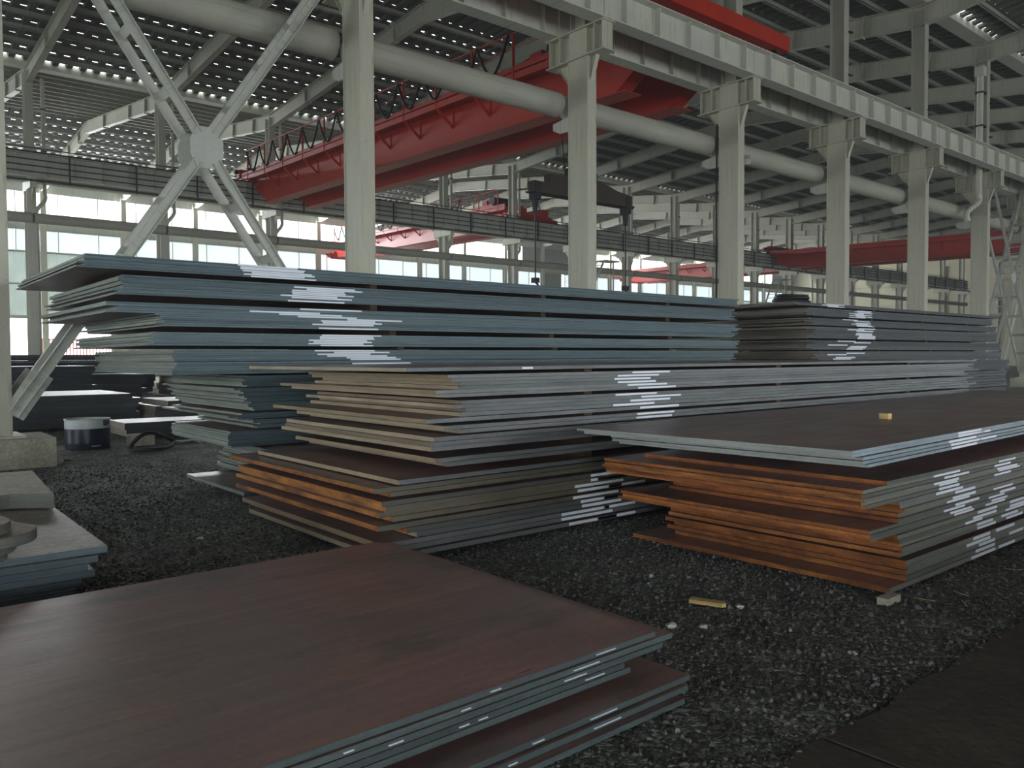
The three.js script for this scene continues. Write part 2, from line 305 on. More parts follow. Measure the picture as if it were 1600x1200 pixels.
for (let k = -3; k < 18; k++) {
  const lab = `grey runway girder of the back row, ${ORD[k + 4]} bay from left`;
  const t = runway(BU(k), BW - 0.75, 10.12, 11.2, M.girder, lab, 'runway girders of the back row', 5);
  for (const y of [10.3, 10.58, 10.86]) part(t, 'conductor_bar', bx(BU(k) + 0.01, BU(k) + 5.99, y, y + 0.05, BW - 1.0, BW - 0.95), M.conductor);
  for (let i = 0; i < 2; i++) part(t, 'conductor_bracket', [bx(BU(k) + 1.5 + i * 3, BU(k) + 1.56 + i * 3, 9.85, 11.25, BW - 1.02, BW - 0.93)], M.conductor);
  part(t, 'cable_pipe', rod(V(BU(k) + 0.01, 9.92, BW - 1.0), V(BU(k) + 5.99, 9.92, BW - 1.0), 0.045, 8), M.conductor);
  part(t, 'safety_rail', [rod(V(BU(k), 11.55, BW - 0.4), V(BU(k) + 6, 11.55, BW - 0.4), 0.025, 6), rod(V(BU(k) + 3, 11.2, BW - 0.55), V(BU(k) + 3, 11.55, BW - 0.4), 0.025, 6)], M.conductor);
  single('lower_tie_tube', rod(V(BU(k) + 0.05, 8.22, BW - 0.62), V(BU(k + 1) - 0.05, 8.22, BW - 0.62), 0.24, 16), M.tube, `grey tie tube below the back runway, ${ORD[k + 4]} bay from left`, 'tie tube', V(BU(k) + 3, 7.98, BW - 0.62), 'tie tubes of the back row');
  runway(BU(k), BW + 0.75, 10.12, 11.2, M.girder, `runway girder on the window side of the back row, ${ORD[k + 4]} bay from left`, 'window side runway girders', 2);
}

// ---------------------------------------------------------------- roof
function rafter(pts, label, group, m = M.beam) {                                  // pts: [u, w] at eave, ridge, eave
  const P = pts.map(([u, w]) => V(u, rafterY(w) + 0.38, w)), t = thing('roof_rafter', label, 'rafter', V(pts[1][0], rafterY(pts[0][1]), pts[1][1]), group);
  for (let i = 0; i < 2; i++) {
    const h = part(t, 'rafter_half', hbar(P[i], P[i + 1], 0.28, 0.76, 0.03, 0.02), m);
    for (const f of [0.14, 0.34, 0.7]) { const p = P[i].clone().lerp(P[i + 1], f), q = P[i].clone().lerp(P[i + 1], f + 0.0015); part(t, 'splice_plate', bar(p, q, 0.3, 0.86), m, h); }
  }
  return t;
}
for (let k = 0; k <= 8; k++) rafter([[AU(k), -16.4], [AU(k), -1.3], [AU(k), AW]], `roof rafter of the camera bay, landing on the ${ORD[k + 2]} front column`, 'roof rafters of the near bay');
for (let k = -3; k <= 18; k++) rafter([[AU(k), AW], [(AU(k) + BU(k)) / 2, 29.1], [BU(k), BW]], `roof rafter over the main crane bay, landing on the ${k + 3 > 0 ? ORD[k + 3] : 'unseen leftmost'} back column`, 'roof rafters of the crane bay');
for (let k = -2; k <= 18; k++) rafter([[BU(k), BW], [(BU(k) + CU(k)) / 2, 59.4], [CU(k), CW]], `pale rafter of the window bay, leaving the ${ORD[k + 3]} back column`, 'roof rafters of the window bay');
{
  const c = thing('ceiling', 'grey ribbed sheet roof on steel purlins with daylight gaps at the laps', 'roof', V(50, 14, 30), null, 'structure');
  const UA = UL - 1, UB = UR + 1, PITCH = 0.6, RIB = 0.11;
  const sheets = [], caps = [];
  for (let h = 0; h < RAF.length - 1; h++) {
    const [w0, y0] = RAF[h], [w1, y1] = RAF[h + 1], len = w1 - w0, n = Math.round(len / 1.36), off = 1.03;
    for (let i = 0; i <= n; i++) {
      const w = lerp(w0, w1, i / n), y = lerp(y0, y1, i / n);
      if (i > 0 && i < n) part(c, 'purlin', [bx(UA, UB, y + 0.77, y + 0.98, w - 0.01, w + 0.01), bx(UA, UB, y + 0.96, y + 0.98, w - 0.01, w + 0.09), bx(UA, UB, y + 0.77, y + 0.79, w - 0.01, w + 0.09)], M.purlin);
      if (i === n) continue;
      // one run of ribbed sheet between two purlins; at each purlin the rib crowns are left open by a hand's breadth
      const gutter = (h === 3 || h === 1) && i === n - 1, lit = gutter ? 1 : [0, 0.1, 0.16, 0.75, 0.3, 0.5][h] * (0.15 + 0.85 * hash(i, h, 77)), gap0 = (gutter ? 0.2 : 0.12) * lit;
      const wb = lerp(w0, w1, (i + 1) / n), yb = lerp(y0, y1, (i + 1) / n), pos = [], uvs = [];
      const quad = (a, b, d, e) => { for (const v of [a, b, d, a, d, e]) { pos.push(v.x, v.y, v.z); uvs.push(v.x, v.z); } };
      for (let r = 0; UA + r * PITCH < UB; r++) {
        const u = UA + r * PITCH, prof = [[0, 0], [0.26, 0], [0.31, RIB], [0.55, RIB], [0.6, 0]], gap = gap0 * (0.6 + 0.6 * hash(r, i, h)) * (u < 36 || gutter ? (u < 36 ? 1 : 0.5) : hash(Math.floor(r / 9), i, 5 + h) > 0.8 ? 0.5 : 0);
        for (let s = 0; s < 4; s++) {
          const open = s > 1 && s < 3 ? gap : 0, wB = wb - open - (open && gutter ? 0.3 : 0), yB = lerp(y0, y1, (wB - w0) / len), q = prof[s], r2 = prof[s + 1];
          quad(V(u + q[0], y + off + q[1], w), V(u + r2[0], y + off + r2[1], w), V(u + r2[0], yB + off + r2[1], wB), V(u + q[0], yB + off + q[1], wB));
          if (open && gutter) quad(V(u + q[0], yb + 0.024 + off + q[1], wb - 0.3), V(u + r2[0], yb + 0.024 + off + r2[1], wb - 0.3), V(u + r2[0], yb + off + r2[1], wb), V(u + q[0], yb + off + q[1], wb));
        }
      }
      const g = new THREE.BufferGeometry(); g.setAttribute('position', new THREE.Float32BufferAttribute(pos, 3)); g.setAttribute('uv', new THREE.Float32BufferAttribute(uvs, 2)); g.computeVertexNormals();
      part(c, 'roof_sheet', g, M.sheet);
    }
  }
  // valley gutters over the two column rows
  for (const w of [AW, BW]) part(c, 'valley_gutter', [bx(UA, UB, rafterY(w) + 0.78, rafterY(w) + 0.81, w - 0.3, w + 0.3), bx(UA, UB, rafterY(w) + 0.81, rafterY(w) + 1.2, w - 0.3, w - 0.28), bx(UA, UB, rafterY(w) + 0.81, rafterY(w) + 1.2, w + 0.28, w + 0.3)], M.beam);
  for (const w of [-1.3, 29.1, 59.4]) part(c, 'ridge_cap', [bx(UA, UB, rafterY(w) + 1.16, rafterY(w) + 1.2, w - 0.35, w + 0.35)], M.sheet);
}

// ---------------------------------------------------------------- walls and windows
{
  const sheetWall = (t, u0, u1, y0, y1, w, m, th = 0.16) => part(t, 'cladding_panel', bx(u0, u1, y0, y1, w, w + th), m);
  let nWin = 0;
  const win = (u, y0, y1, w, m, inward, label, width = 2.94) => {
    const t = thing('window_' + (++nWin), label, 'window', V(u, y0, w), null, 'structure'), s = inward;
    part(t, 'pane', bx(u - width / 2, u + width / 2, y0, y1, w, w + 0.03), m);
    part(t, 'window_frame', [bx(u - width / 2 - 0.03, u - width / 2 + 0.03, y0, y1, w - 0.06, w + 0.1), bx(u - width / 2, u + width / 2, y0 - 0.02, y0 + 0.04, w - 0.06, w + 0.1), bx(u - width / 2, u + width / 2, y1 - 0.04, y1 + 0.02, w - 0.06, w + 0.1)], M.white);
  };
  const f = thing('wall_far', 'pale sheet clad far wall with two bands of daylight panels', 'wall', V(50, 0, WF), null, 'structure');
  for (const [a, b] of [[UL - 1, 6], [18, 64], [64, 72], [72, UR + 1]]) sheetWall(f, a, b, 0, 5.0, WF, a === 64 ? M.claddingGrey : M.cladding);
  for (let k = 0; k < 25; k++) { const a = UL - 1 + k * 6, b = Math.min(a + 6, UR + 1); for (const [y0, y1] of [[5.0, 7.6], [7.62, 10.2]]) sheetWall(f, a, b, y0, y1, WF, M.daylit, 0.02); }
  sheetWall(f, UL - 1, UR + 1, 12.0, 13.2, WF, M.cladding); sheetWall(f, UL - 1, UR + 1, 15.0, 16.6, WF, M.cladding);
  for (const y of [7.6, 10.2, 12.0, 13.2]) part(f, 'wall_rail', bx(UL - 1, UR + 1, y - 0.06, y + 0.06, WF - 0.16, WF), M.beam);
  for (let k = -4; k <= 19; k++) { const u = CU(k); part(f, 'wall_column', [bx(u - 0.2, u + 0.2, 0, 15.3, CW - 0.2, CW - 0.17), bx(u - 0.02, u + 0.02, 0, 15.3, CW - 0.17, CW + 0.17), bx(u - 0.2, u + 0.2, 0, 15.3, CW + 0.17, CW + 0.2)], M.white); }
  part(f, 'infill_panel', [bx(64.02, 72.98, 13.2, 15, WF, WF + 0.16), bx(118.02, UR + 1, 13.2, 15, WF, WF + 0.16)], M.claddingGrey);
  for (let u = UL; u < UR - 2; u += 3) {
    if (!((u + 1.5 > 64 && u + 1.5 < 73) || u > 116)) win(u + 1.5, 13.2, 15.0, WF + 0.05, M.pane, -1, 'glaring daylight panel high on the far wall below the eave');
    if (u + 1.5 > 66.5 && u + 1.5 < 71.5) continue;
    win(u + 1.5, 10.2, 12.0, WF + 0.05, M.milky, -1, 'milky daylight panel in the lower band of the far wall');
  }
  for (let u = 64.5; u < 73; u += 3) if (u + 1.5 > 66.5 && u + 1.5 < 71.5) sheetWall(f, u - 0.5, u + 3, 10.2, 12, WF, M.claddingGrey);
  // door frame of the open gate in the far wall
  part(f, 'gate_frame', [bx(5.9, 6.15, 0, 5, WF - 0.1, WF + 0.2), bx(17.85, 18.1, 0, 5, WF - 0.1, WF + 0.2), bx(5.9, 18.1, 4.85, 5.1, WF - 0.1, WF + 0.2)], M.white);
  const n = thing('wall_near', 'sheet clad wall behind the camera with wide doorways', 'wall', V(50, 0, WN), null, 'structure');
  for (const [a, b] of [[UL - 1, -16], [-4, 8], [20, 32], [44, 56], [68, UR + 1]]) sheetWall(n, a, b, 0, 5, WN - 0.16, M.cladding);
  sheetWall(n, UL - 1, UR + 1, 5, 15.6, WN - 0.16, M.cladding);
  const l = thing('wall_left', 'sheet clad gable wall with three tall doorways', 'wall', V(UL, 0, 29), null, 'structure');
  const gable = (t, u0, u1, m, doors) => {
    let a = WN;
    for (const d of [...doors, null]) { const b = d ? d - 5 : WF; part(t, 'cladding_panel', bx(u0, u1, 0, 6, a, b), m); a = d ? d + 5 : b; }
    const pts = [[WN, 6], [WF, 6]]; for (let i = RAF.length - 1; i >= 0; i--) pts.push([clamp(RAF[i][0], WN, WF), RAF[i][1] + 1.0]);
    part(t, 'gable_panel', prism(pts, u1 - u0, (g) => { g.rotateY(Math.PI / 2); g.translate(u0, 0, 0); return metreUV(g); }), m);
  };
  gable(l, UL - 0.2, UL, M.cladding, [4, 29, 58]);
  const r = thing('wall_right', 'cream sheet clad gable wall at the far end of the hall', 'wall', V(UR, 0, 29), null, 'structure');
  gable(r, UR, UR + 0.2, M.cream, []);
  for (let i = 0; i < 13; i++) part(r, 'wind_column', bx(UR - 0.35, UR - 0.02, 0, 14.4, -13 + i * 7 - 0.15, -13 + i * 7 + 0.15), M.white);
  for (const y of [3, 6, 9, 12]) part(r, 'wall_rail', bx(UR - 0.12, UR - 0.02, y, y + 0.15, WN, WF), M.beam);
}
// orange fence outside the gate
{
  const t = thing('site_fence', 'orange site fence seen through the open gate of the far wall', 'fence', V(17, 0, 84));
  for (let i = 0; i < 26; i++) part(t, 'fence_bar', bx(14 + i * 0.28, 14.1 + i * 0.28, 0, 3.5, 84, 84.06), M.fence);
  for (const y of [0.4, 1.8, 3.3]) part(t, 'fence_rail', bx(14, 21.2, y, y + 0.14, 83.94, 84.0), M.fence);
}

// ---------------------------------------------------------------- cranes
function overheadCrane(u, wA, wB, yA, yB, label, o = {}) {
  const t = thing('overhead_crane', label, 'crane', V(u, Math.min(yA, yB) - 1, (wA + wB) / 2)), gap = o.gap ?? 2.4, dep = o.depth ?? 1.35, col = o.mat ?? M.red;
  const Y = (w) => lerp(yA, yB, (w - wA) / (wB - wA)), end = 1.6;
  [0, gap].forEach((du, gi) => {
    const a = u + du - 0.28, b = u + du + 0.28;
    const ra = (o.railA ?? 10.17) + 0.12, rb = (o.railB ?? 11.32) + 0.12, outline = [[wA, ra], [wA + 0.55, ra], [wA + end + 0.5, Y(wA + end) - 0.05], [wB - end - 0.5, Y(wB - end) - 0.05], [wB - 0.75, Math.min(rb, Y(wB) + 0.6)], [wB - 0.75, rb], [wB, rb], [wB, Math.max(rb + 0.45, Y(wB) + dep)], [wB - 1.2, Y(wB) + dep], [wA, Math.max(ra + 0.3, Y(wA) + dep)]];
    const g = part(t, 'bridge_girder', prism(outline, b - a, (x) => { x.rotateY(Math.PI / 2); x.translate(a, 0, 0); return metreUV(x); }), col);
    part(t, 'girder_flange', [bar(V(u + du, Y(wA + end) - 0.07, wA + end), V(u + du, Y(wB - end) - 0.07, wB - end), 0.72, 0.03)], col, g);
    part(t, 'trolley_rail', bar(V(u + du, Y(wA) + dep + 0.05, wA + 0.5), V(u + du, Y(wB) + dep + 0.05, wB - 0.5), 0.07, 0.1), M.darkSteel, g);
  });
  // walkway on the near side: fascia beam, deck, triangular brackets
  const wk = part(t, 'walkway', [bar(V(u - 0.66, Y(wA) + dep - 0.02, wA + 0.6), V(u - 0.66, Y(wB) + dep - 0.02, wB - 0.6), 0.8, 0.04)], o.deck ?? M.red);
  part(t, 'walkway_fascia', bar(V(u - 1.04, Y(wA) + dep - 0.05, wA + 0.6), V(u - 1.04, Y(wB) + dep - 0.05, wB - 0.6), 0.04, 0.42), col, wk);
  const n = o.brackets ?? 12;
  for (let i = 0; i < n; i++) {
    const w = wA + 1.4 + (wB - wA - 2.8) * i / (n - 1), y = Y(w);
    part(t, 'walkway_bracket', [bar(V(u - 0.29, y + 0.55, w), V(u - 1.0, y + dep - 0.24, w), 0.07, 0.09), bar(V(u - 0.29, y + 0.5, w), V(u - 0.29, y + dep - 0.2, w), 0.09, 0.05, V(1, 0, 0))], col, wk);
    if (o.rail !== false) part(t, 'festoon_post', rod(V(u - 1.04, y + dep - 0.25, w), V(u - 1.04, y + dep + 1.25, w), 0.05, 6), M.red, wk);
  }
  if (o.rail !== false) {
    part(t, 'festoon_rail', [rod(V(u - 1.04, Y(wA) + dep + 1.25, wA + 1.4), V(u - 1.04, Y(wB) + dep + 1.25, wB - 1.4), 0.035, 6), rod(V(u - 1.04, Y(wA) + dep + 0.75, wA + 1.4), V(u - 1.04, Y(wB) + dep + 0.75, wB - 1.4), 0.018, 6)], M.red, wk);
    const m = 13;
    for (let i = 0; i < m; i++) {
      const a = wA + 6 + (wB - wA - 7.4) * i / m, b = wA + 6 + (wB - wA - 7.4) * (i + 1) / m, mid = (a + b) / 2, yy = Y(mid) + dep + 1.2;
      part(t, 'festoon_cable', pipe([V(u - 1.1, yy, a), V(u - 1.1, yy - 0.75, a + 0.25 * (b - a)), V(u - 1.1, yy - 1.12, mid), V(u - 1.1, yy - 0.75, b - 0.25 * (b - a)), V(u - 1.1, yy, b)], 0.045, 20, 6), M.cable, wk);
    }
  }
  for (const w of [wA + 0.15, wB - 0.15]) {                            // end carriages with wheels and buffers
    const y = (w < (wA + wB) / 2 ? o.railA ?? 10.17 : o.railB ?? 11.32) + 0.1, far = o.reach ?? gap + 1.1, e = part(t, 'end_carriage', [bx(u - 1.1, u + far, y, y + 0.42, w - 0.22, w + 0.22), bx(u - 0.6, u + gap + 0.6, Math.min(y, Y(w) + dep) - 0.1, y + 0.6, w - 0.18, w + 0.18)], o.end ?? M.red);
    for (const du of [-0.75, far - 0.35]) part(t, 'wheel', rod(V(u + du, y + 0.06, w - 0.08), V(u + du, y + 0.06, w + 0.08), 0.16, 14), M.darkSteel, e);
    for (const [a, b] of [[-1.1, -1.3], [far, far + 0.2]]) part(t, 'buffer', rod(V(u + a, y + 0.3, w), V(u + b, y + 0.3, w), 0.11, 10), M.black, e);
  }
  if (o.trolley) {
    const w = o.trolley, y = Y(w) + dep + 0.12, tr = part(t, 'trolley', [bx(u - 0.5, u + gap + 0.5, y, y + 0.35, w - 1.3, w + 1.3)], o.end ?? M.red);
    part(t, 'hoist_drum', rod(V(u + 0.2, y + 0.75, w - 0.3), V(u + gap - 0.2, y + 0.75, w - 0.3), 0.38, 16), M.darkSteel, tr);
    part(t, 'hoist_motor', [bx(u + 0.3, u + 1.1, y + 0.35, y + 0.95, w + 0.4, w + 1.0)], M.red, tr);
    if (o.ropes) for (const du of [0.5, 1.0, 1.5, 2.0]) part(t, 'hoist_rope', rod(V(u + du, y + 0.75, w), V(u + gap / 2 + (du - 1.25) * 0.3, o.ropes, w), 0.014, 5), M.cable, tr);
  }
  return t;
}
overheadCrane(18.1, 14.47, 43.8, 9.32, 10.05, 'big red double girder bridge crane hanging across the bay above the stacks', { trolley: 20, ropes: 7.9, brackets: 13 });
overheadCrane(69, 14.47, 43.8, 9.3, 9.9, 'distant deep red bridge crane low over the far end columns', { end: M.red, rail: false });
overheadCrane(38.5, 45.0, 73.2, 11.2, 11.6, 'faded red bridge crane in the bright window bay behind the grey runway', { railA: 11.32, railB: 11.4, brackets: 12, trolley: 49 });
overheadCrane(81, 45.0, 73.2, 11.0, 11.4, 'small orange red bridge crane far along the window bay', { railA: 11.32, railB: 11.4, rail: false });
overheadCrane(12.2, -15.6, 13.25, 9.9, 9.9, 'red crane of the near bay, only its end carriage shows above the white girder', { gap: 1.7, reach: 9.0, railA: 10.17, railB: 10.17, end: M.red, rail: false });
{                                                                     // lifting beam below the crane trolley
  const w = 20, t = thing('lifting_beam', 'dark brown lifting beam hanging in front of the back runway, behind a column', 'lifting beam', V(19.9, 3.9, w));
  const o = [[17.55, 6.98], [17.55, 7.32], [18.25, 7.32], [18.25, 7.62], [19.2, 7.66], [20.7, 7.66], [21.55, 7.45], [22.3, 7.36], [22.3, 6.98]];
  part(t, 'beam_body', [prism(o, 0.3, (g) => metreUV(g.translate(0, 0, -w - 0.15))), bx(17.5, 22.35, 6.94, 7.0, w - 0.22, w + 0.22)], M.darkSteel);
  part(t, 'lifting_eye', [rod(V(19.4, 7.85, w - 0.2), V(19.4, 7.85, w + 0.2), 0.12, 12), bx(19.15, 20.55, 7.62, 7.95, w - 0.1, w + 0.1)], M.black);
  for (const [u, y] of [[17.72, 4.02], [22.1, 3.98]]) {
    part(t, 'end_shackle', [bx(u - 0.12, u + 0.12, 6.72, 7.3, w - 0.17, w + 0.17), prism([[u - 0.09, 6.72], [u + 0.09, 6.72], [u + 0.04, 6.3], [u - 0.04, 6.3]], 0.14, (g) => metreUV(g.translate(0, 0, -w - 0.07)))], M.black);
    const c = part(t, 'sling_chain', rod(V(u, y, w), V(u, 6.4, w), 0.024, 6), M.black);
    part(t, 'lifting_hook', [bx(u - 0.1, u + 0.1, y - 0.02, y + 0.14, w - 0.1, w + 0.1), pipe([V(u, y, w), V(u + 0.12, y - 0.1, w), V(u + 0.06, y - 0.26, w), V(u - 0.1, y - 0.22, w), V(u - 0.12, y - 0.1, w)], 0.035, 14, 6)], M.black, c);
  }
}

// ---------------------------------------------------------------- plates
const count = { n: 0 };
function plate(s) {                                                   // s: u0,u1,w0,w1,y,t, turn, sag, skin, label, group, marks
  const L = s.u1 - s.u0, D = s.w1 - s.w0, nx = s.sag || s.curl ? 14 : 2, g = new THREE.BoxGeometry(L, s.t, D, nx, 1, 1), p = g.attributes.position, n = g.attributes.normal, uv = g.attributes.uv;
  const oa = rr(0, 5), ob = rr(0, 5), dip = (x) => { const f = x / L + 0.5; return -(s.sag ?? 0) * 4 * f * (1 - f) - (s.curl ?? 0) * Math.max(0, 1 - f * 5) ** 2; };
  for (let i = 0; i < p.count; i++) {
    const x = p.getX(i), y = p.getY(i), z = p.getZ(i), ax = Math.abs(n.getX(i)), ay = Math.abs(n.getY(i));
    if (ay > 0.5) uv.setXY(i, x + oa, z + ob); else if (ax > 0.5) uv.setXY(i, z + oa, y + ob); else uv.setXY(i, x + oa, y + ob);
    p.setY(i, y + s.t / 2 + dip(x));
  }
  const [e, c, tp] = SKIN[s.skin], pick = (a) => a[Math.floor(rnd() * a.length)], me = pick(e), mc = pick(c), mt = pick(tp);
  const o = new THREE.Mesh(g, [mc, mc, mt, mt, me, me]);
  o.name = numbered('steel_plate'); o.position.copy(V((s.u0 + s.u1) / 2, s.y, (s.w0 + s.w1) / 2)); o.rotation.y = (s.turn ?? 0) * Math.PI / 180; o.castShadow = o.receiveShadow = true;
  if (s.pivot) o.position.copy(new THREE.Vector3(L / 2, 0, -D / 2).applyAxisAngle(new THREE.Vector3(0, 1, 0), o.rotation.y).add(V(s.u0, s.y, s.w0)));
  scene.add(o); tag(o, s.label, 'steel plate', s.group); count.n++;
  for (const [u, len, dim] of s.marks ?? []) {
    const x0 = u - (s.u0 + s.u1) / 2, k = new THREE.BoxGeometry(len, s.t * (s.markH ?? 0.62), 0.006, 4, 1, 1), kp = k.attributes.position;
    for (let i = 0; i < kp.count; i++) { const x = kp.getX(i) + x0 + len / 2; kp.setXYZ(i, x, kp.getY(i) + s.t * 0.5 + dip(x), kp.getZ(i) + D / 2 + 0.002); }
    const m = new THREE.Mesh(k, M.mark); m.name = 'paint_mark'; m.castShadow = m.receiveShadow = true; o.add(m);
  }
  return o;
}
function dunnage(u, w0, w1, y0, y1, label, group) {
  const g = bx(u - 0.05, u + 0.05, y0, y1, w0, w1);
  return single('timber_bearer', g, M.woodDark, label, 'bearer', V(u, y0, (w0 + w1) / 2), group);
}
// a stack is a list of bundles from the top down: { y1, y0, n, u0, u1, w0, w1, skin, marks }
function stack(name, group, bundles, o = {}) {
  let below = 0;
  bundles.forEach((b, bi) => {
    const t = (b.y1 - b.y0) / b.n;
    for (let i = 0; i < b.n; i++) {
      const y = b.y1 - (i + 1) * t, j = b.jit ?? 0.06, ju = rr(-j, j), jw = rr(-(b.jw ?? 0.012), b.jw ?? 0.012), marks = [];
      if (b.mark && rnd() < (b.markP ?? 0.9)) marks.push([b.mark[0] + rr(-1, 1) * b.mark[2] + (rnd() < 0.12 ? rr(-0.7, 0.9) : 0), b.mark[1] * rr(0.9, 1.1), o.dim]);
      const which = b.n > 1 ? `${ORD[i + 1]} plate of ` : '';
      plate({ u0: b.u0 + ju + (b.lean ?? 0) * i, u1: b.u1 + rr(-0.12, 0.12), w0: b.w0 + jw, w1: b.w1 + rr(-(b.jd ?? 0.05), b.jd ?? 0.05), y, t: t * 0.92, turn: b.turn, sag: b.sag ?? 0, curl: b.curl, skin: b.skin, group, markH: 0.9,
        label: `${which || 'single plate, '}${b.name ?? ORD[bi + 1] + ' bundle'} from top in the ${name}`.replace('single plate, ', 'lone plate as '), marks });
    }
    const next = bundles[bi + 1];
    const floor = next ? next.y1 : 0;
    if (b.y0 - floor > 0.012 && b.bear !== false) for (const [f, where] of [[0.28, 'near its left end'], [0.55, 'at mid length'], [0.82, 'near its right end']]) { const u = lerp(Math.max(b.u0, next?.u0 ?? b.u0), Math.min(b.u1, next?.u1 ?? b.u1), f); dunnage(u, b.w0 + 0.03, b.w1 - 0.1, floor, b.y0 - (b.sag ?? 0) * 4 * f * (1 - f) * 0, `timber bearer under the ${ORD[bi + 1]} bundle of the ${name}, ${where}`, `bearers in the ${name}`); }
  });
}
// long blue-grey stack in front of the columns
stack('long blue stack', 'plates of the long blue stack', [
  { y1: 2.66, y0: 2.515, n: 7, u0: 1.95, u1: 13.55, w0: 9.35, w1: 13.0, skin: 'blue', mark: [3.72, 0.82, 0.1], lean: 0.0 },
  { y1: 2.46, y0: 2.245, n: 10, u0: 2.32, u1: 13.5, w0: 9.35, w1: 13.0, skin: 'blue', mark: [4.22, 0.78, 0.12] },
  { y1: 2.17, y0: 2.055, n: 5, u0: 2.25, u1: 13.6, w0: 9.36, w1: 13.0, skin: 'blue', mark: [4.3, 0.85, 0.2], bear: false },
  { y1: 2.055, y0: 1.915, n: 6, u0: 2.72, u1: 13.5, w0: 9.35, w1: 12.95, skin: 'blue', mark: [4.62, 0.8, 0.1] },
  { y1: 1.85, y0: 1.70, n: 7, u0: 2.62, u1: 13.6, w0: 9.36, w1: 12.95, skin: 'blue', mark: [4.6, 0.8, 0.12] },
  { y1: 1.655, y0: 1.52, n: 6, u0: 2.9, u1: 13.5, w0: 9.35, w1: 12.9, skin: 'blue', mark: [4.75, 0.8, 0.35], jit: 0.04 },
  { y1: 1.515, y0: 1.37, n: 6, u0: 2.88, u1: 13.5, w0: 9.35, w1: 12.9, skin: 'blue', mark: [5.3, 0.9, 0.4], jit: 0.04, markP: 0.3 },
  { y1: 1.345, y0: 1.21, n: 6, u0: 3.72, u1: 13.4, w0: 9.4, w1: 12.1, skin: 'blue' },
  { y1: 1.2, y0: 0.92, n: 12, u0: 3.6, u1: 13.4, w0: 9.4, w1: 12.1, skin: 'blue', lean: 0.022, jit: 0.05 },
  { y1: 0.9, y0: 0.83, n: 3, u0: 3.6, u1: 13.4, w0: 9.4, w1: 12.0, skin: 'blue', jit: 0.15, bear: false },
  { y1: 0.82, y0: 0.71, n: 5, u0: 3.85, u1: 13.4, w0: 9.4, w1: 11.3, skin: 'blue' },
  { y1: 0.69, y0: 0.5, n: 8, u0: 3.5, u1: 13.4, w0: 9.4, w1: 11.5, skin: 'blue', jit: 0.03 },
  { y1: 0.48, y0: 0.17, n: 12, u0: 3.86, u1: 13.4, w0: 8.6, w1: 10.5, skin: 'blue', lean: -0.012, jit: 0.04 },
  { y1: 0.14, y0: 0.1, n: 1, u0: 3.2, u1: 13.4, w0: 8.3, w1: 10.1, skin: 'blue' },
]);
// darker stack behind on the same line
stack('dark slate stack', 'plates of the dark slate stack', [
  { y1: 2.70, y0: 2.63, n: 3, u0: 15.6, u1: 26.9, w0: 9.3, w1: 13.2, skin: 'slate', jit: 0.12, mark: [16.7, 0.8, 0.35] },
  { y1: 2.60, y0: 2.42, n: 8, u0: 16.2, u1: 26.6, w0: 9.35, w1: 13.1, skin: 'slate', jit: 0.2, mark: [18.2, 0.75, 0.3] },
  { y1: 2.38, y0: 2.22, n: 7, u0: 16.2, u1: 26.8, w0: 9.35, w1: 13.1, skin: 'slate', jit: 0.22, mark: [18.1, 0.75, 0.28] },
  { y1: 2.19, y0: 1.93, n: 9, u0: 16.3, u1: 26.9, w0: 9.35, w1: 13.1, skin: 'slate', jit: 0.22, mark: [18.2, 0.8, 0.3] },
  { y1: 1.89, y0: 1.68, n: 7, u0: 16.3, u1: 27.2, w0: 9.35, w1: 13.1, skin: 'slate', jit: 0.25, mark: [17.8, 0.8, 0.45] },
  { y1: 1.65, y0: 1.42, n: 7, u0: 16.5, u1: 27.3, w0: 9.35, w1: 13.1, skin: 'slate', jit: 0.2, mark: [17.7, 0.85, 0.5], markP: 0.7 },
  { y1: 1.4, y0: 1.1, n: 5, u0: 16.5, u1: 27.7, w0: 9.3, w1: 13.1, skin: 'slate' },
  { y1: 1.08, y0: 0.6, n: 6, u0: 16.5, u1: 27.6, w0: 9.3, w1: 13.1, skin: 'slate' },
  { y1: 0.58, y0: 0.1, n: 6, u0: 16.5, u1: 27.6, w0: 9.3, w1: 13.1, skin: 'slate' },
]);
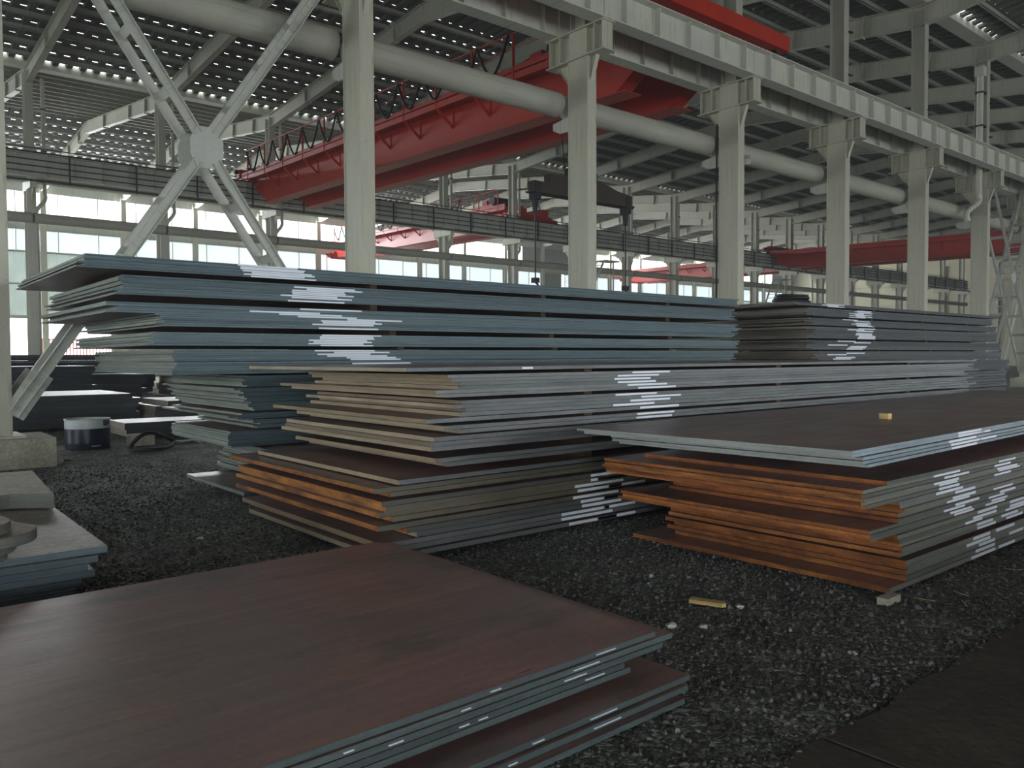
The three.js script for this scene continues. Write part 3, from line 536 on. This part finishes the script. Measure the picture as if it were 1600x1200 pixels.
// middle stack: thicker plates pushed out of line, ends turned tan
{
  const S = 'middle stack', G = 'plates of the middle stack', rows = [
    // y1, t, u0, w1, skin, mark, gap under
    [1.475, 0.03, 3.2, 8.05, 'tan', 0, 0.028], [1.417, 0.03, 3.6, 7.5, 'tan', 1, 0], [1.387, 0.028, 3.66, 7.5, 'tan', 1, 0], [1.359, 0.03, 3.72, 7.45, 'tan', 1, 0], [1.329, 0.03, 3.68, 7.55, 'tan', 1, 0],
    [1.299, 0.03, 3.5, 7.95, 'tan', 1, 0], [1.269, 0.028, 3.56, 7.8, 'tan', 1, 0.026], [1.212, 0.03, 3.74, 7.6, 'tan', 1, 0], [1.182, 0.03, 3.68, 7.7, 'tan', 1, 0], [1.152, 0.034, 3.8, 7.65, 'tan', 1, 0],
    [1.118, 0.034, 3.74, 7.75, 'tan', 1, 0], [1.082, 0.034, 3.42, 7.9, 'tan', 1, 0.024], [1.022, 0.032, 3.56, 7.7, 'tan', 1, 0], [0.989, 0.034, 3.72, 7.7, 'tan', 1, 0],
    [0.94, 0.036, 3.46, 7.75, 'tan', 0, 0], [0.904, 0.036, 3.46, 7.7, 'tan', 0, 0], [0.868, 0.036, 3.43, 7.8, 'tan', 0, 0.05], [0.775, 0.036, 3.52, 7.6, 'tan', 0, 0], [0.739, 0.036, 3.6, 7.5, 'tan', 0, 0.004],
    [0.645, 0.036, 3.14, 7.7, 'tan', 0, 0.01], [0.599, 0.036, 2.95, 7.95, 'amber', 0, 0], [0.563, 0.036, 3.1, 7.9, 'amber', 0, 0.022],
    [0.5, 0.038, 3.0, 7.85, 'amber', 2, 0], [0.462, 0.04, 3.04, 7.85, 'amber', 2, 0], [0.422, 0.04, 3.0, 7.85, 'amber', 2, 0], [0.382, 0.04, 3.12, 7.8, 'amber', 2, 0.02], [0.322, 0.04, 2.98, 7.85, 'amber', 2, 0], [0.282, 0.04, 3.2, 7.8, 'amber', 2, 0],
    [0.242, 0.042, 3.3, 7.7, 'tan', 2, 0.01], [0.19, 0.04, 3.0, 7.75, 'tan', 2, 0.0], [0.15, 0.04, 3.08, 7.7, 'tan', 2, 0.01], [0.1, 0.04, 3.02, 7.6, 'tan', 2, 0]];
  rows.forEach(([y1, t, u0, w1, skin, mk, gap], i) => {
    const deep = mk === 2, marks = mk === 1 ? [[5.65 + rr(-0.22, 0.28), rr(0.5, 0.6)]] : deep ? [[4.95 + rr(-0.2, 0.25), rr(0.5, 0.65), 1]] : [];
    if (deep && i % 2) marks.push([5.25 + rr(0, 0.3), rr(0.4, 0.55), 1]);
    if (i === 0) marks.push([4.35, 0.12]);
    plate({ u0: u0 + rr(-0.02, 0.02), u1: 13.5 + rr(-0.15, 0.5), w0: 5.1 + rr(-0.012, 0.012), w1, y: y1 - t, t: t * 0.94, skin, sag: 0, group: G, marks, turn: i > 18 ? 0 : rr(-0.12, 0.12),
      label: i === 0 ? 'brown topped plate lying uppermost on the middle stack' : `${skin === 'amber' ? 'rust-orange ended' : 'tan ended'} thick plate, ${ORD[i + 1] ?? 'lowest but ' + ORD[rows.length - i]} from top in the middle stack` });
    const ny = i + 1 < rows.length ? rows[i + 1][0] : 0;
    if (y1 - t - ny > 0.008) for (const [u, where] of [[5.2, 'left'], [8.3, 'centre'], [11.6, 'right']]) dunnage(u, 5.16, 7.3, ny, y1 - t, `timber bearer under the ${ORD[i + 1]} plate of the middle stack, ${where} one of three`, 'bearers in the middle stack');
  });
}
// right stack: rusty ended plates under a newer pale bundle
{
  for (let i = 0; i < 5; i++) plate({ u0: [4.6, 4.63, 4.72, 4.7, 4.76][i], u1: 14.2, w0: [2.37, 2.38, 2.36, 2.355, 2.35][i], w1: [4.6, 4.55, 4.35, 4.32, 4.3][i], y: 0.985 - (i + 1) * 0.023, t: 0.0195, turn: 2.4, pivot: true, skin: 'pale', group: 'pale bundle on the rusty stack',
    markH: 0.85, marks: [[6.1 + rr(-0.05, 0.25), rr(0.45, 0.6)], ...(i % 2 ? [[6.7 + rr(-0.1, 0.1), 0.35]] : [])], label: i ? `${ORD[i + 1]} pale edged plate from top in the bundle above the rusty stack` : 'purple brown plate with a wood chip on it, uppermost over the rusty stack' });
  for (const [u, where] of [[6.2, 'left'], [9, 'centre'], [12, 'right']]) dunnage(u, 2.95, 4.0, 0.765, 0.868, `${where} timber bearer between the pale bundle and the rusty stack`, 'bearers of the rusty stack');
  const rows = [];
  const add = (y1, y0, n, u0, skin, w1, far) => { for (let i = 0; i < n; i++) rows.push([lerp(y1, y0, i / n), (y1 - y0) / n, u0, skin, w1]); };
  add(0.765, 0.735, 1, 4.98, 'rust', 4.36); add(0.735, 0.615, 5, 4.74, 'rust', 4.48); add(0.612, 0.585, 1, 5.22, 'tan', 4.3); add(0.585, 0.475, 4, 5.2, 'rust', 4.2); add(0.472, 0.40, 3, 4.86, 'rust', 4.42); add(0.40, 0.25, 5, 5.2, 'rust', 4.25); add(0.215, 0.075, 4, 5.28, 'rust', 4.3); add(0.075, 0.04, 1, 5.1, 'rust', 4.5);
  rows.forEach(([y1, t, u0, skin, w1], i) => {
    plate({ u0: u0 + rr(-0.05, 0.05), u1: 13.6 + rr(-0.2, 0.2), w0: 2.36 + rr(-0.015, 0.015), w1: w1 + rr(-0.06, 0.06), y: y1 - t, t: t * 0.93, skin, group: 'plates of the rusty stack', curl: 0,
      markH: 0.68, marks: i ? [[(y1 > 0.6 ? 5.8 : y1 > 0.4 ? 5.95 : y1 > 0.2 ? 6.35 : 6.4) + rr(-0.14, 0.14), rr(0.3, 0.45)], ...(rnd() < 0.7 ? [[(y1 > 0.4 ? 6.75 : 6.95) + rr(-0.15, 0.2), rr(0.3, 0.45)]] : [])] : [],
      label: `${skin === 'rust' ? 'orange rusted' : 'grey ended'} plate, ${ORD[i + 1]} from top in the right-hand rusty stack` });
  });
  for (const [u, where] of [[5.5, 'left'], [9, 'centre'], [12.5, 'right']]) dunnage(u, 2.42, 4.2, 0, 0.04, `${where} flat timber bearer on the gravel under the rusty stack`, 'bearers of the rusty stack');
  for (const [u, where] of [[6.1, 'left'], [9.2, 'right']]) dunnage(u, 2.46, 4.0, 0.215, 0.25, `${where} thin packing strip low in the rusty stack`, 'bearers of the rusty stack');
}
// low stack at the camera's feet: broad brown plate on top
{
  const rows = [[0.29, 2.84, 2.37, 4.8], [0.262, 2.95, 2.36, 4.78], [0.232, 2.88, 2.36, 4.7], [0.203, 2.62, 2.36, 4.7], [0.174, 2.66, 2.36, 4.6], [0.118, 2.9, 2.22, 4.6], [0.088, 2.86, 2.2, 4.6], [0.06, 2.78, 2.24, 4.5], [0.034, 2.84, 2.2, 4.5]];
  rows.forEach(([y1, u1, w0, w1], i) => plate({ u0: -3.4 + rr(-0.1, 0.1), u1, w0, w1, y: y1 - 0.0275, t: 0.024, turn: 0.5, skin: 'teal', markH: 0.2, group: 'plates of the low stack', marks: i < 7 && i !== 4 ? [[rr(2.2, 2.45), rr(0.1, 0.16), 1], [rr(1.2, 2), rr(0.04, 0.07), 1], [rr(0.6, 2), rr(0.03, 0.06), 1]] : [],
    label: i ? `grey edged plate, ${ORD[i + 1]} from top in the low stack at the front` : 'broad purple brown steel plate covering the low stack at the front' }));
  for (const [u, where] of [[-2, 'left'], [0.4, 'centre'], [2.2, 'right']]) dunnage(u, 2.6, 4.4, 0.118, 0.146, `${where} thin packing strip inside the low front stack`, 'bearers of the low stack');
}
// stack across the aisle behind the camera: keeps the low doorway light off the ground by the aisle
stack('aisle stack', 'plates of the aisle stack', [
  { y1: 1.02, y0: 0.55, n: 6, u0: 2.2, u1: 14.4, w0: -4.6, w1: -2.0, skin: 'blue' },
  { y1: 0.5, y0: 0.08, n: 6, u0: 2.0, u1: 14.4, w0: -4.6, w1: -2.0, skin: 'blue' },
]);
stack('stack behind the camera', 'plates of the stack behind the camera', [{ y1: 1.35, y0: 0.08, n: 10, u0: -13, u1: -4.6, w0: -1.0, w1: 2.2, skin: 'blue' }]);
// small stack at the left edge with flame-cut offcuts lying on it
{
  [[0.31, 1.36, 5.86, 9.1], [0.255, 1.3, 5.86, 8.9], [0.205, 1.24, 5.87, 8.9], [0.16, 1.28, 5.86, 8.9], [0.11, 1.2, 5.86, 8.9], [0.06, 1.16, 5.84, 8.9]].forEach(([y1, u1, w0, w1], i) =>
    plate({ u0: -4.2, u1, w0, w1, y: y1 - 0.046, t: 0.044, turn: -0.5, skin: 'worn', group: 'plates of the small stack', label: i ? `blue-grey plate, ${ORD[i + 1]} from top in the small stack at the left edge` : 'worn grey plate under the curved offcuts at the left edge' }));
  const cut = mat('#d2c9b8', { map: T.concrete, roughness: 0.6, metalness: 0.3 }), cutSide = mat('#7d8078', { map: T.edge, roughness: 0.7, metalness: 0.2 });
  const offcut = (pts, y, th, label) => {
    const g = new THREE.ExtrudeGeometry(new THREE.Shape(pts.map(([a, b]) => new THREE.Vector2(a, b))), { depth: th, bevelEnabled: true, bevelSize: 0.006, bevelThickness: 0.006, bevelSegments: 1, curveSegments: 24 });
    g.rotateX(-Math.PI / 2); const o = new THREE.Mesh(metreUV(g.translate(0, 0.006, 0)), [cut, cutSide]); o.position.set(0, y, 0); o.name = numbered('plate_offcut'); o.castShadow = o.receiveShadow = true; scene.add(o); tag(o, label, 'offcut', 'flame-cut offcuts on the small stack');
  };
  const arc = (cu, cw, r, a0, a1, n = 14) => Array.from({ length: n + 1 }, (_, i) => { const a = lerp(a0, a1, i / n) * Math.PI / 180; return [cu + r * Math.cos(a), cw + r * Math.sin(a)]; });
  offcut([[-1.2, 5.72], ...arc(0.56, 5.92, 0.22, -90, 30), [0.72, 6.5], [-0.8, 7.0]], 0.31, 0.04, 'thin curved offcut at the bottom of the pile on the worn plate');
  offcut([[-1.2, 5.66], ...arc(0.56, 5.92, 0.27, -90, 30), [0.72, 6.6], [-0.8, 7.0]], 0.362, 0.045, 'dark edged offcut, second from the bottom of the offcut pile');
  offcut([[-1.4, 5.6], ...arc(0.64, 5.9, 0.3, -90, 40), [0.8, 6.6], [0.5, 7.2], [-1.4, 7.2]], 0.42, 0.055, 'beige offcut with a broad rounded corner on the offcut pile');
  offcut([[-1.4, 5.6], ...arc(0.5, 5.9, 0.3, -90, 45), [0.66, 6.3], [-1.4, 6.6]], 0.488, 0.05, 'rounded beige offcut lying uppermost on the offcut pile');
  offcut([[-0.4, 7.55], [1.05, 7.7], [1.33, 7.5], [1.45, 9.2], [-0.4, 9.4]], 0.325, 0.11, 'tan flat offcut lying near the concrete plinth');
}
// stacks in the crane bay beyond the front columns
{
  const far = [[-3.5, 5.1, 19.4, 22.3, 0.78, 7, 'shining topped dark stack behind the drum'], [5.45, 9, 18.6, 20.6, 0.62, 5, 'small bright topped stack beside the long blue stack'], [4.2, 8, 16.4, 17.6, 0.34, 2, 'low plates next to the rope sling'], [-6, 6, 27, 30, 1.35, 9, 'dark plates in the middle of the crane bay'],
    [-8, 9, 33, 36, 1.5, 8, 'tall dark stack below the open gate'], [-2, 11, 38.5, 41, 1.75, 7, 'farthest dark stack before the back columns'], [10.5, 22, 33, 36, 1.6, 6, 'hidden dark stack behind the long blue stack']];
  far.forEach(([u0, u1, w0, w1, h, n, lab], j) => {
    for (let i = 0; i < n; i++) { const t = (h - 0.08) / n, split = j === 4 && i < 3; plate({ u0: u0 + rr(-0.15, 0.15), u1: u1 + rr(-0.2, 0.2), w0: w0 + rr(-0.08, 0.08), w1: w1 + rr(-0.1, 0.1), y: h - (i + 1) * t + (split ? 0.35 - i * 0.08 : 0), t: split ? 0.04 : t * 0.98, skin: 'slate', group: 'plates in the crane bay', label: `${ORD[i + 1]} plate of the ${lab}` }); }
    for (const [f, where] of [[0.2, 'left'], [0.8, 'right']]) dunnage(lerp(u0, u1, f), w0 + 0.2, w1 - 0.2, 0, 0.08, `${where} floor bearer of the ${lab}`, 'bearers in the crane bay');
    if (j === 4) for (const [f, where] of [[0.25, 'left'], [0.62, 'right']]) [[1.455, 1.672, 'upper'], [1.198, 1.415, 'middle'], [0.965, 1.157, 'lower']].forEach(([a, b, tier]) => dunnage(lerp(u0, u1, f), w0 + 0.1, w1 - 0.2, a, b, `${tier} ${where} spacer block of the ${lab}`, 'spacers in the crane bay'));
  });
}

// ---------------------------------------------------------------- small things
{
  const c = V(3.3, 0, 15.5), t = thing('paint_drum', 'dark blue open drum with a white band and paint drips', 'drum', c), r = 0.355;
  part(t, 'drum_body', [new THREE.LatheGeometry([[0, 0], [r - 0.01, 0], [r, 0.015], [r, 0.1], [r + 0.008, 0.115], [r, 0.13], [r, 0.36]].map(([a, b]) => new THREE.Vector2(a, b)), 40).translate(c.x, 0, c.z)], M.navy);
  part(t, 'white_band', [new THREE.LatheGeometry([[r, 0.36], [r + 0.002, 0.37], [r + 0.002, 0.51], [r - 0.012, 0.51], [r - 0.012, 0.44], [0, 0.43]].map(([a, b]) => new THREE.Vector2(a, b)), 40).translate(c.x, 0, c.z)], M.pailWhite);
  part(t, 'drum_rim', new THREE.TorusGeometry(r, 0.012, 8, 40).rotateX(Math.PI / 2).translate(c.x, 0.512, c.z), M.pailWhite);
  part(t, 'paint_drip', prism([[-0.07, 0.5], [0.07, 0.5], [0.075, 0.44], [0.045, 0.41], [0.0, 0.4], [-0.05, 0.43]], 0.01, (g) => g.rotateY(-0.1).translate(c.x + 0.2, 0, c.z + 0.3)), M.navy);
  part(t, 'contents', new THREE.SphereGeometry(0.2, 20, 10, 0, 6.3, 0, 1.2).scale(1, 0.45, 1).translate(c.x - 0.03, 0.42, c.z), M.pailWhite);
  part(t, 'label_tag', bx(3.28, 3.42, 0.06, 0.075, 15.5 - r - 0.012, 15.5 - r + 0.02), M.pailWhite);
}
{
  const P = (u, y, w) => V(u, y, w);
  single('rope_sling', [pipe([P(3.72, 0.05, 14.45), P(3.82, 0.22, 14.4), P(4.02, 0.3, 14.45), P(4.28, 0.22, 14.6), P(4.5, 0.1, 14.75), P(4.34, 0.045, 14.4), P(4.08, 0.04, 14.1), P(3.84, 0.04, 14.15)], 0.034, 60, 8, true)], M.black, 'black wire rope sling looped on the gravel near the drum', 'sling', V(4, 0, 14.4));
  single('rope_tail', [pipe([P(4.56, 0.1, 14.76), P(4.66, 0.09, 14.7), P(4.78, 0.12, 14.5), P(4.95, 0.04, 14.5)], 0.018, 30, 6)], M.pailWhite, 'pale rope end trailing from the black sling', 'rope', V(4.7, 0, 14.6));
  single('concrete_block', [bx(3.95, 4.35, 0, 0.2, 15.3, 15.6)], M.concrete, 'small pale concrete block behind the rope sling', 'block', V(4.1, 0, 15.4));
  single('wooden_plank', [prism([[-0.11, -0.03], [0.095, -0.03], [0.115, -0.005], [0.1, 0.03], [-0.11, 0.03]], 0.024, (g) => metreUV(g.rotateX(-Math.PI / 2).rotateY(-1.2).translate(4.1, 0.012, -3.03)))], M.wood, 'short yellow wooden plank lying on the dark gravel', 'plank', V(4.1, 0, 3.03));
  single('wood_chip', [bx(7.08, 7.15, 0.985, 1.035, 3.32, 3.4)], M.wood, 'yellow wooden block sitting on the purple brown plate', 'wood block', V(7.1, 0.985, 3.36));
  single('bearer_stub', [bx(4.93, 5.1, 0, 0.045, 2.3, 2.37)], M.concrete, 'pale stub of a bearer under the corner of the rusty stack', 'bearer', V(5, 0, 2.35));
}
// pale rubbish on the ground
{
  const white = mat('#cfcdc4', { roughness: 0.8 }), shapes = [];
  const chip = (u, w, s, label, y = 0) => {
    const g = new THREE.IcosahedronGeometry(s, 1), p = g.attributes.position;
    for (let i = 0; i < p.count; i++) { const k = 0.7 + 0.6 * hash(Math.round(p.getX(i) * 900), Math.round(p.getZ(i) * 900 + p.getY(i) * 77), 3); p.setXYZ(i, p.getX(i) * k, p.getY(i) * k * 0.4 + s * 0.3, p.getZ(i) * k); }
    g.computeVertexNormals(); const o = new THREE.Mesh(g, white); o.name = numbered('paper_scrap'); o.position.copy(V(u, y, w)); o.rotation.y = rr(0, 6); o.castShadow = o.receiveShadow = true; scene.add(o); tag(o, label, 'litter');
  };
  chip(4.35, 3.7, 0.028, 'white crumpled scrap on the gravel before the rusty stack'); chip(4.22, 2.88, 0.026, 'pale chip on the ground just past the plank'); chip(3.62, 2.93, 0.035, 'crumpled pale scrap between the plank and the low stack');
  chip(3.75, 2.8, 0.03, 'second pale scrap close to the corner of the low stack'); chip(2.4, 13.4, 0.12, 'pale rag on the ground right of the plinth'); chip(2.65, 13.9, 0.07, 'small pale rag between the plinth and the drum');
  chip(2.35, 7.0, 0.03, 'white pebble alone on the open gravel'); chip(4.45, 2.35, 0.024, 'tiny white flake on the black dirt by the aisle'); chip(4.0, 2.05, 0.022, 'pale stone half sunk in the black dirt near the aisle edge');
}
// straws of wood by the rusty stack
for (let i = 0; i < 9; i++) { const u = [4.75, 5.5, 5.3, 5.9, 6.1, 5.2, 4.6, 5.7, 6.4][i], w = [3.2, 2.1, 2.0, 2.15, 2.05, 2.2, 3.4, 1.95, 2.1][i], a = rr(0, 3), l = rr(0.05, 0.14); single('wood_straw', bar(V(u - Math.cos(a) * l / 2, 0.012, w - Math.sin(a) * l / 2), V(u + Math.cos(a) * l / 2, 0.02, w + Math.sin(a) * l / 2), 0.003, 0.003), M.wood, 'thin straw of split wood on the dirt around the rusty stack', 'straw', V(u, 0.01, w), 'wood straws by the rusty stack'); }
// black cable down the third column, gutter pipe, access stair, service platforms
single('hanging_cable', pipe([V(AU(2) - 0.2, 8.2, AW + 0.355), V(AU(2) - 0.21, 6, AW + 0.355), V(AU(2) - 0.2, 4, AW + 0.355), V(AU(2) - 0.22, 1.2, AW + 0.355), V(AU(2) - 0.2, 0.5, AW + 0.355)], 0.03, 40, 6), M.cable, 'black cable hanging down the side of the fourth front column', 'cable', V(AU(2) - 0.2, 0.5, AW + 0.355));
{
  const u = AU(5) - 0.36, w = AW - 0.05, t = thing('gutter_pipe', 'bent white gutter pipe on the seventh front column', 'pipe', V(u, 7.2, w));
  part(t, 'pipe_run', [rod(V(u, 8.4, w), V(u, 13.4, w), 0.13, 12), pipe([V(u, 8.4, w), V(u, 8.05, w), V(u - 0.9, 7.55, w + 0.1), V(u - 0.9, 7.15, w + 0.1)], 0.12, 18, 10)], M.white);
  part(t, 'pipe_hopper', bx(u - 0.18, u + 0.18, 13.3, 13.7, w - 0.18, w + 0.18), M.white);
  for (const y of [11.2, 12.6]) part(t, 'pipe_clip', bx(u - 0.15, u + 0.4, y, y + 0.06, w - 0.16, w + 0.16), M.darkSteel);
}
{
  const t = thing('access_stair', 'steep steel stair climbing beside the last cross bracing', 'stair', V(50, 0, 17));
  for (const w of [16.4, 17.5]) part(t, 'stringer', bar(V(47.6, 0, w), V(53.3, 10, w), 0.05, 0.25), M.girder);
  for (let i = 1; i < 26; i++) part(t, 'tread', bx(47.6 + i * 0.22 - 0.14, 47.6 + i * 0.22 + 0.14, i * 0.385 - 0.02, i * 0.385 + 0.02, 16.4, 17.5), M.girder);
  for (const w of [16.4, 17.5]) part(t, 'handrail', [bar(V(47.6, 1, w), V(53.3, 11, w), 0.05, 0.05), ...[0, 0.25, 0.5, 0.75].map((f) => rod(V(47.6 + f * 5.7, f * 10, w), V(47.6 + f * 5.7, f * 10 + 1, w), 0.025, 6))], M.girder);
}
for (const [k, lab] of [[6, 'small service stair leaning on a back row column beyond the lifting beam'], [10, 'distant service stair on the back row near the end']]) {
  const u = BU(k) + 1.2, w = BW - 1.7, t = thing('service_stair', lab, 'stair', V(u, 4, w));
  for (const d of [-0.4, 0.4]) part(t, 'stringer', bar(V(u - 3, 3.6, w + d), V(u, 8.8, w + d), 0.05, 0.18), M.girder);
  for (let i = 1; i < 14; i++) part(t, 'tread', bx(u - 3 + i * 0.215 - 0.1, u - 3 + i * 0.215 + 0.1, 3.6 + i * 0.371, 3.63 + i * 0.371, w - 0.4, w + 0.4), M.girder);
  part(t, 'landing', [bx(u, u + 1.6, 8.75, 8.83, w - 0.5, w + 0.5)], M.girder);
  part(t, 'support_leg', [rod(V(u - 2.9, 0, w), V(u - 2.9, 3.6, w), 0.08, 8), rod(V(u + 1.4, 0, w), V(u + 1.4, 8.75, w), 0.06, 8)], M.girder);
}
{
  const c = V(16.9, 2.7, 10.2), t = thing('hose_coil', 'black hose coil lying on top of the dark slate stack', 'hose', c);
  for (let i = 0; i < 4; i++) part(t, 'hose_turn', new THREE.TorusGeometry(0.42 - 0.03 * i, 0.035, 8, 36).rotateX(Math.PI / 2 + 0.06 * (i % 2)).translate(c.x + 0.02 * i, 2.745 + i * 0.06, c.z), M.black);
}
{
  const u = AU(2) + 0.3, w = AW - 0.1, t = thing('floodlight', 'small pale floodlight bracketed to the fourth front column', 'lamp', V(u, 7, w));
  part(t, 'bracket', [bar(V(AU(2) + 0.15, 6.98, w), V(u + 0.2, 7.1, w), 0.03, 0.03), bar(V(u + 0.2, 7.1, w), V(u + 0.3, 7.22, w), 0.03, 0.03)], M.white);
  part(t, 'lamp_housing', bar(V(u + 0.22, 7.15, w - 0.08), V(u + 0.36, 7.32, w + 0.08), 0.2, 0.16), M.white);
}
// loose stones over the gravel near the camera
{
  const g = new THREE.IcosahedronGeometry(1, 0), p = g.attributes.position;
  for (let i = 0; i < p.count; i++) { const k = 0.75 + 0.5 * hash(Math.round(p.getX(i) * 100), Math.round(p.getY(i) * 100 + p.getZ(i) * 37), 9); p.setXYZ(i, p.getX(i) * k, p.getY(i) * k * 0.7, p.getZ(i) * k); }
  g.computeVertexNormals();
  const spots = [], N = 46000;
  const o = new THREE.InstancedMesh(g, M.stone, N), m = new THREE.Matrix4(), q = new THREE.Quaternion(), e = new THREE.Euler(), c = new THREE.Color();
  let i = 0;
  while (i < N) {
    const w = rr(1.62, 13), u = rr(-0.5, 8.5), near = rnd() < 0.85 / (1 + Math.max(0, w - 4) * 0.35);
    if (!near || (u > 5.3 && w > 2.5 && w < 4.2) || (u > 3.6 && w > 5.2 && w < 7.4) || (u < 2.6 && w > 2.4 && w < 4.6) || (u > 4 && w > 9.5)) continue;
    const s = 0.005 + 0.012 * rnd() ** 2.4 + (rnd() < 0.02 ? 0.008 : 0), big = s > 0.016;
    m.compose(V(u, s * 0.35, w), q.setFromEuler(e.set(rr(0, 6), rr(0, 6), rr(0, 6))), new THREE.Vector3(s, s * rr(0.6, 1), s * rr(0.7, 1.1)));
    o.setMatrixAt(i, m);
    const k = (0.04 + 0.15 * rnd() ** 2 + (rnd() < 0.008 ? 0.2 : 0)); o.setColorAt(i, c.setRGB(k, k * 0.99, k * 0.93)); i++;
  }
  o.name = 'gravel'; o.castShadow = o.receiveShadow = true; scene.add(o);
  tag(o, 'loose dark gravel and clinker strewn between the stacks', 'gravel', null, 'stuff');
}
console.log('plates', count.n);
renderer.render(scene, camera);
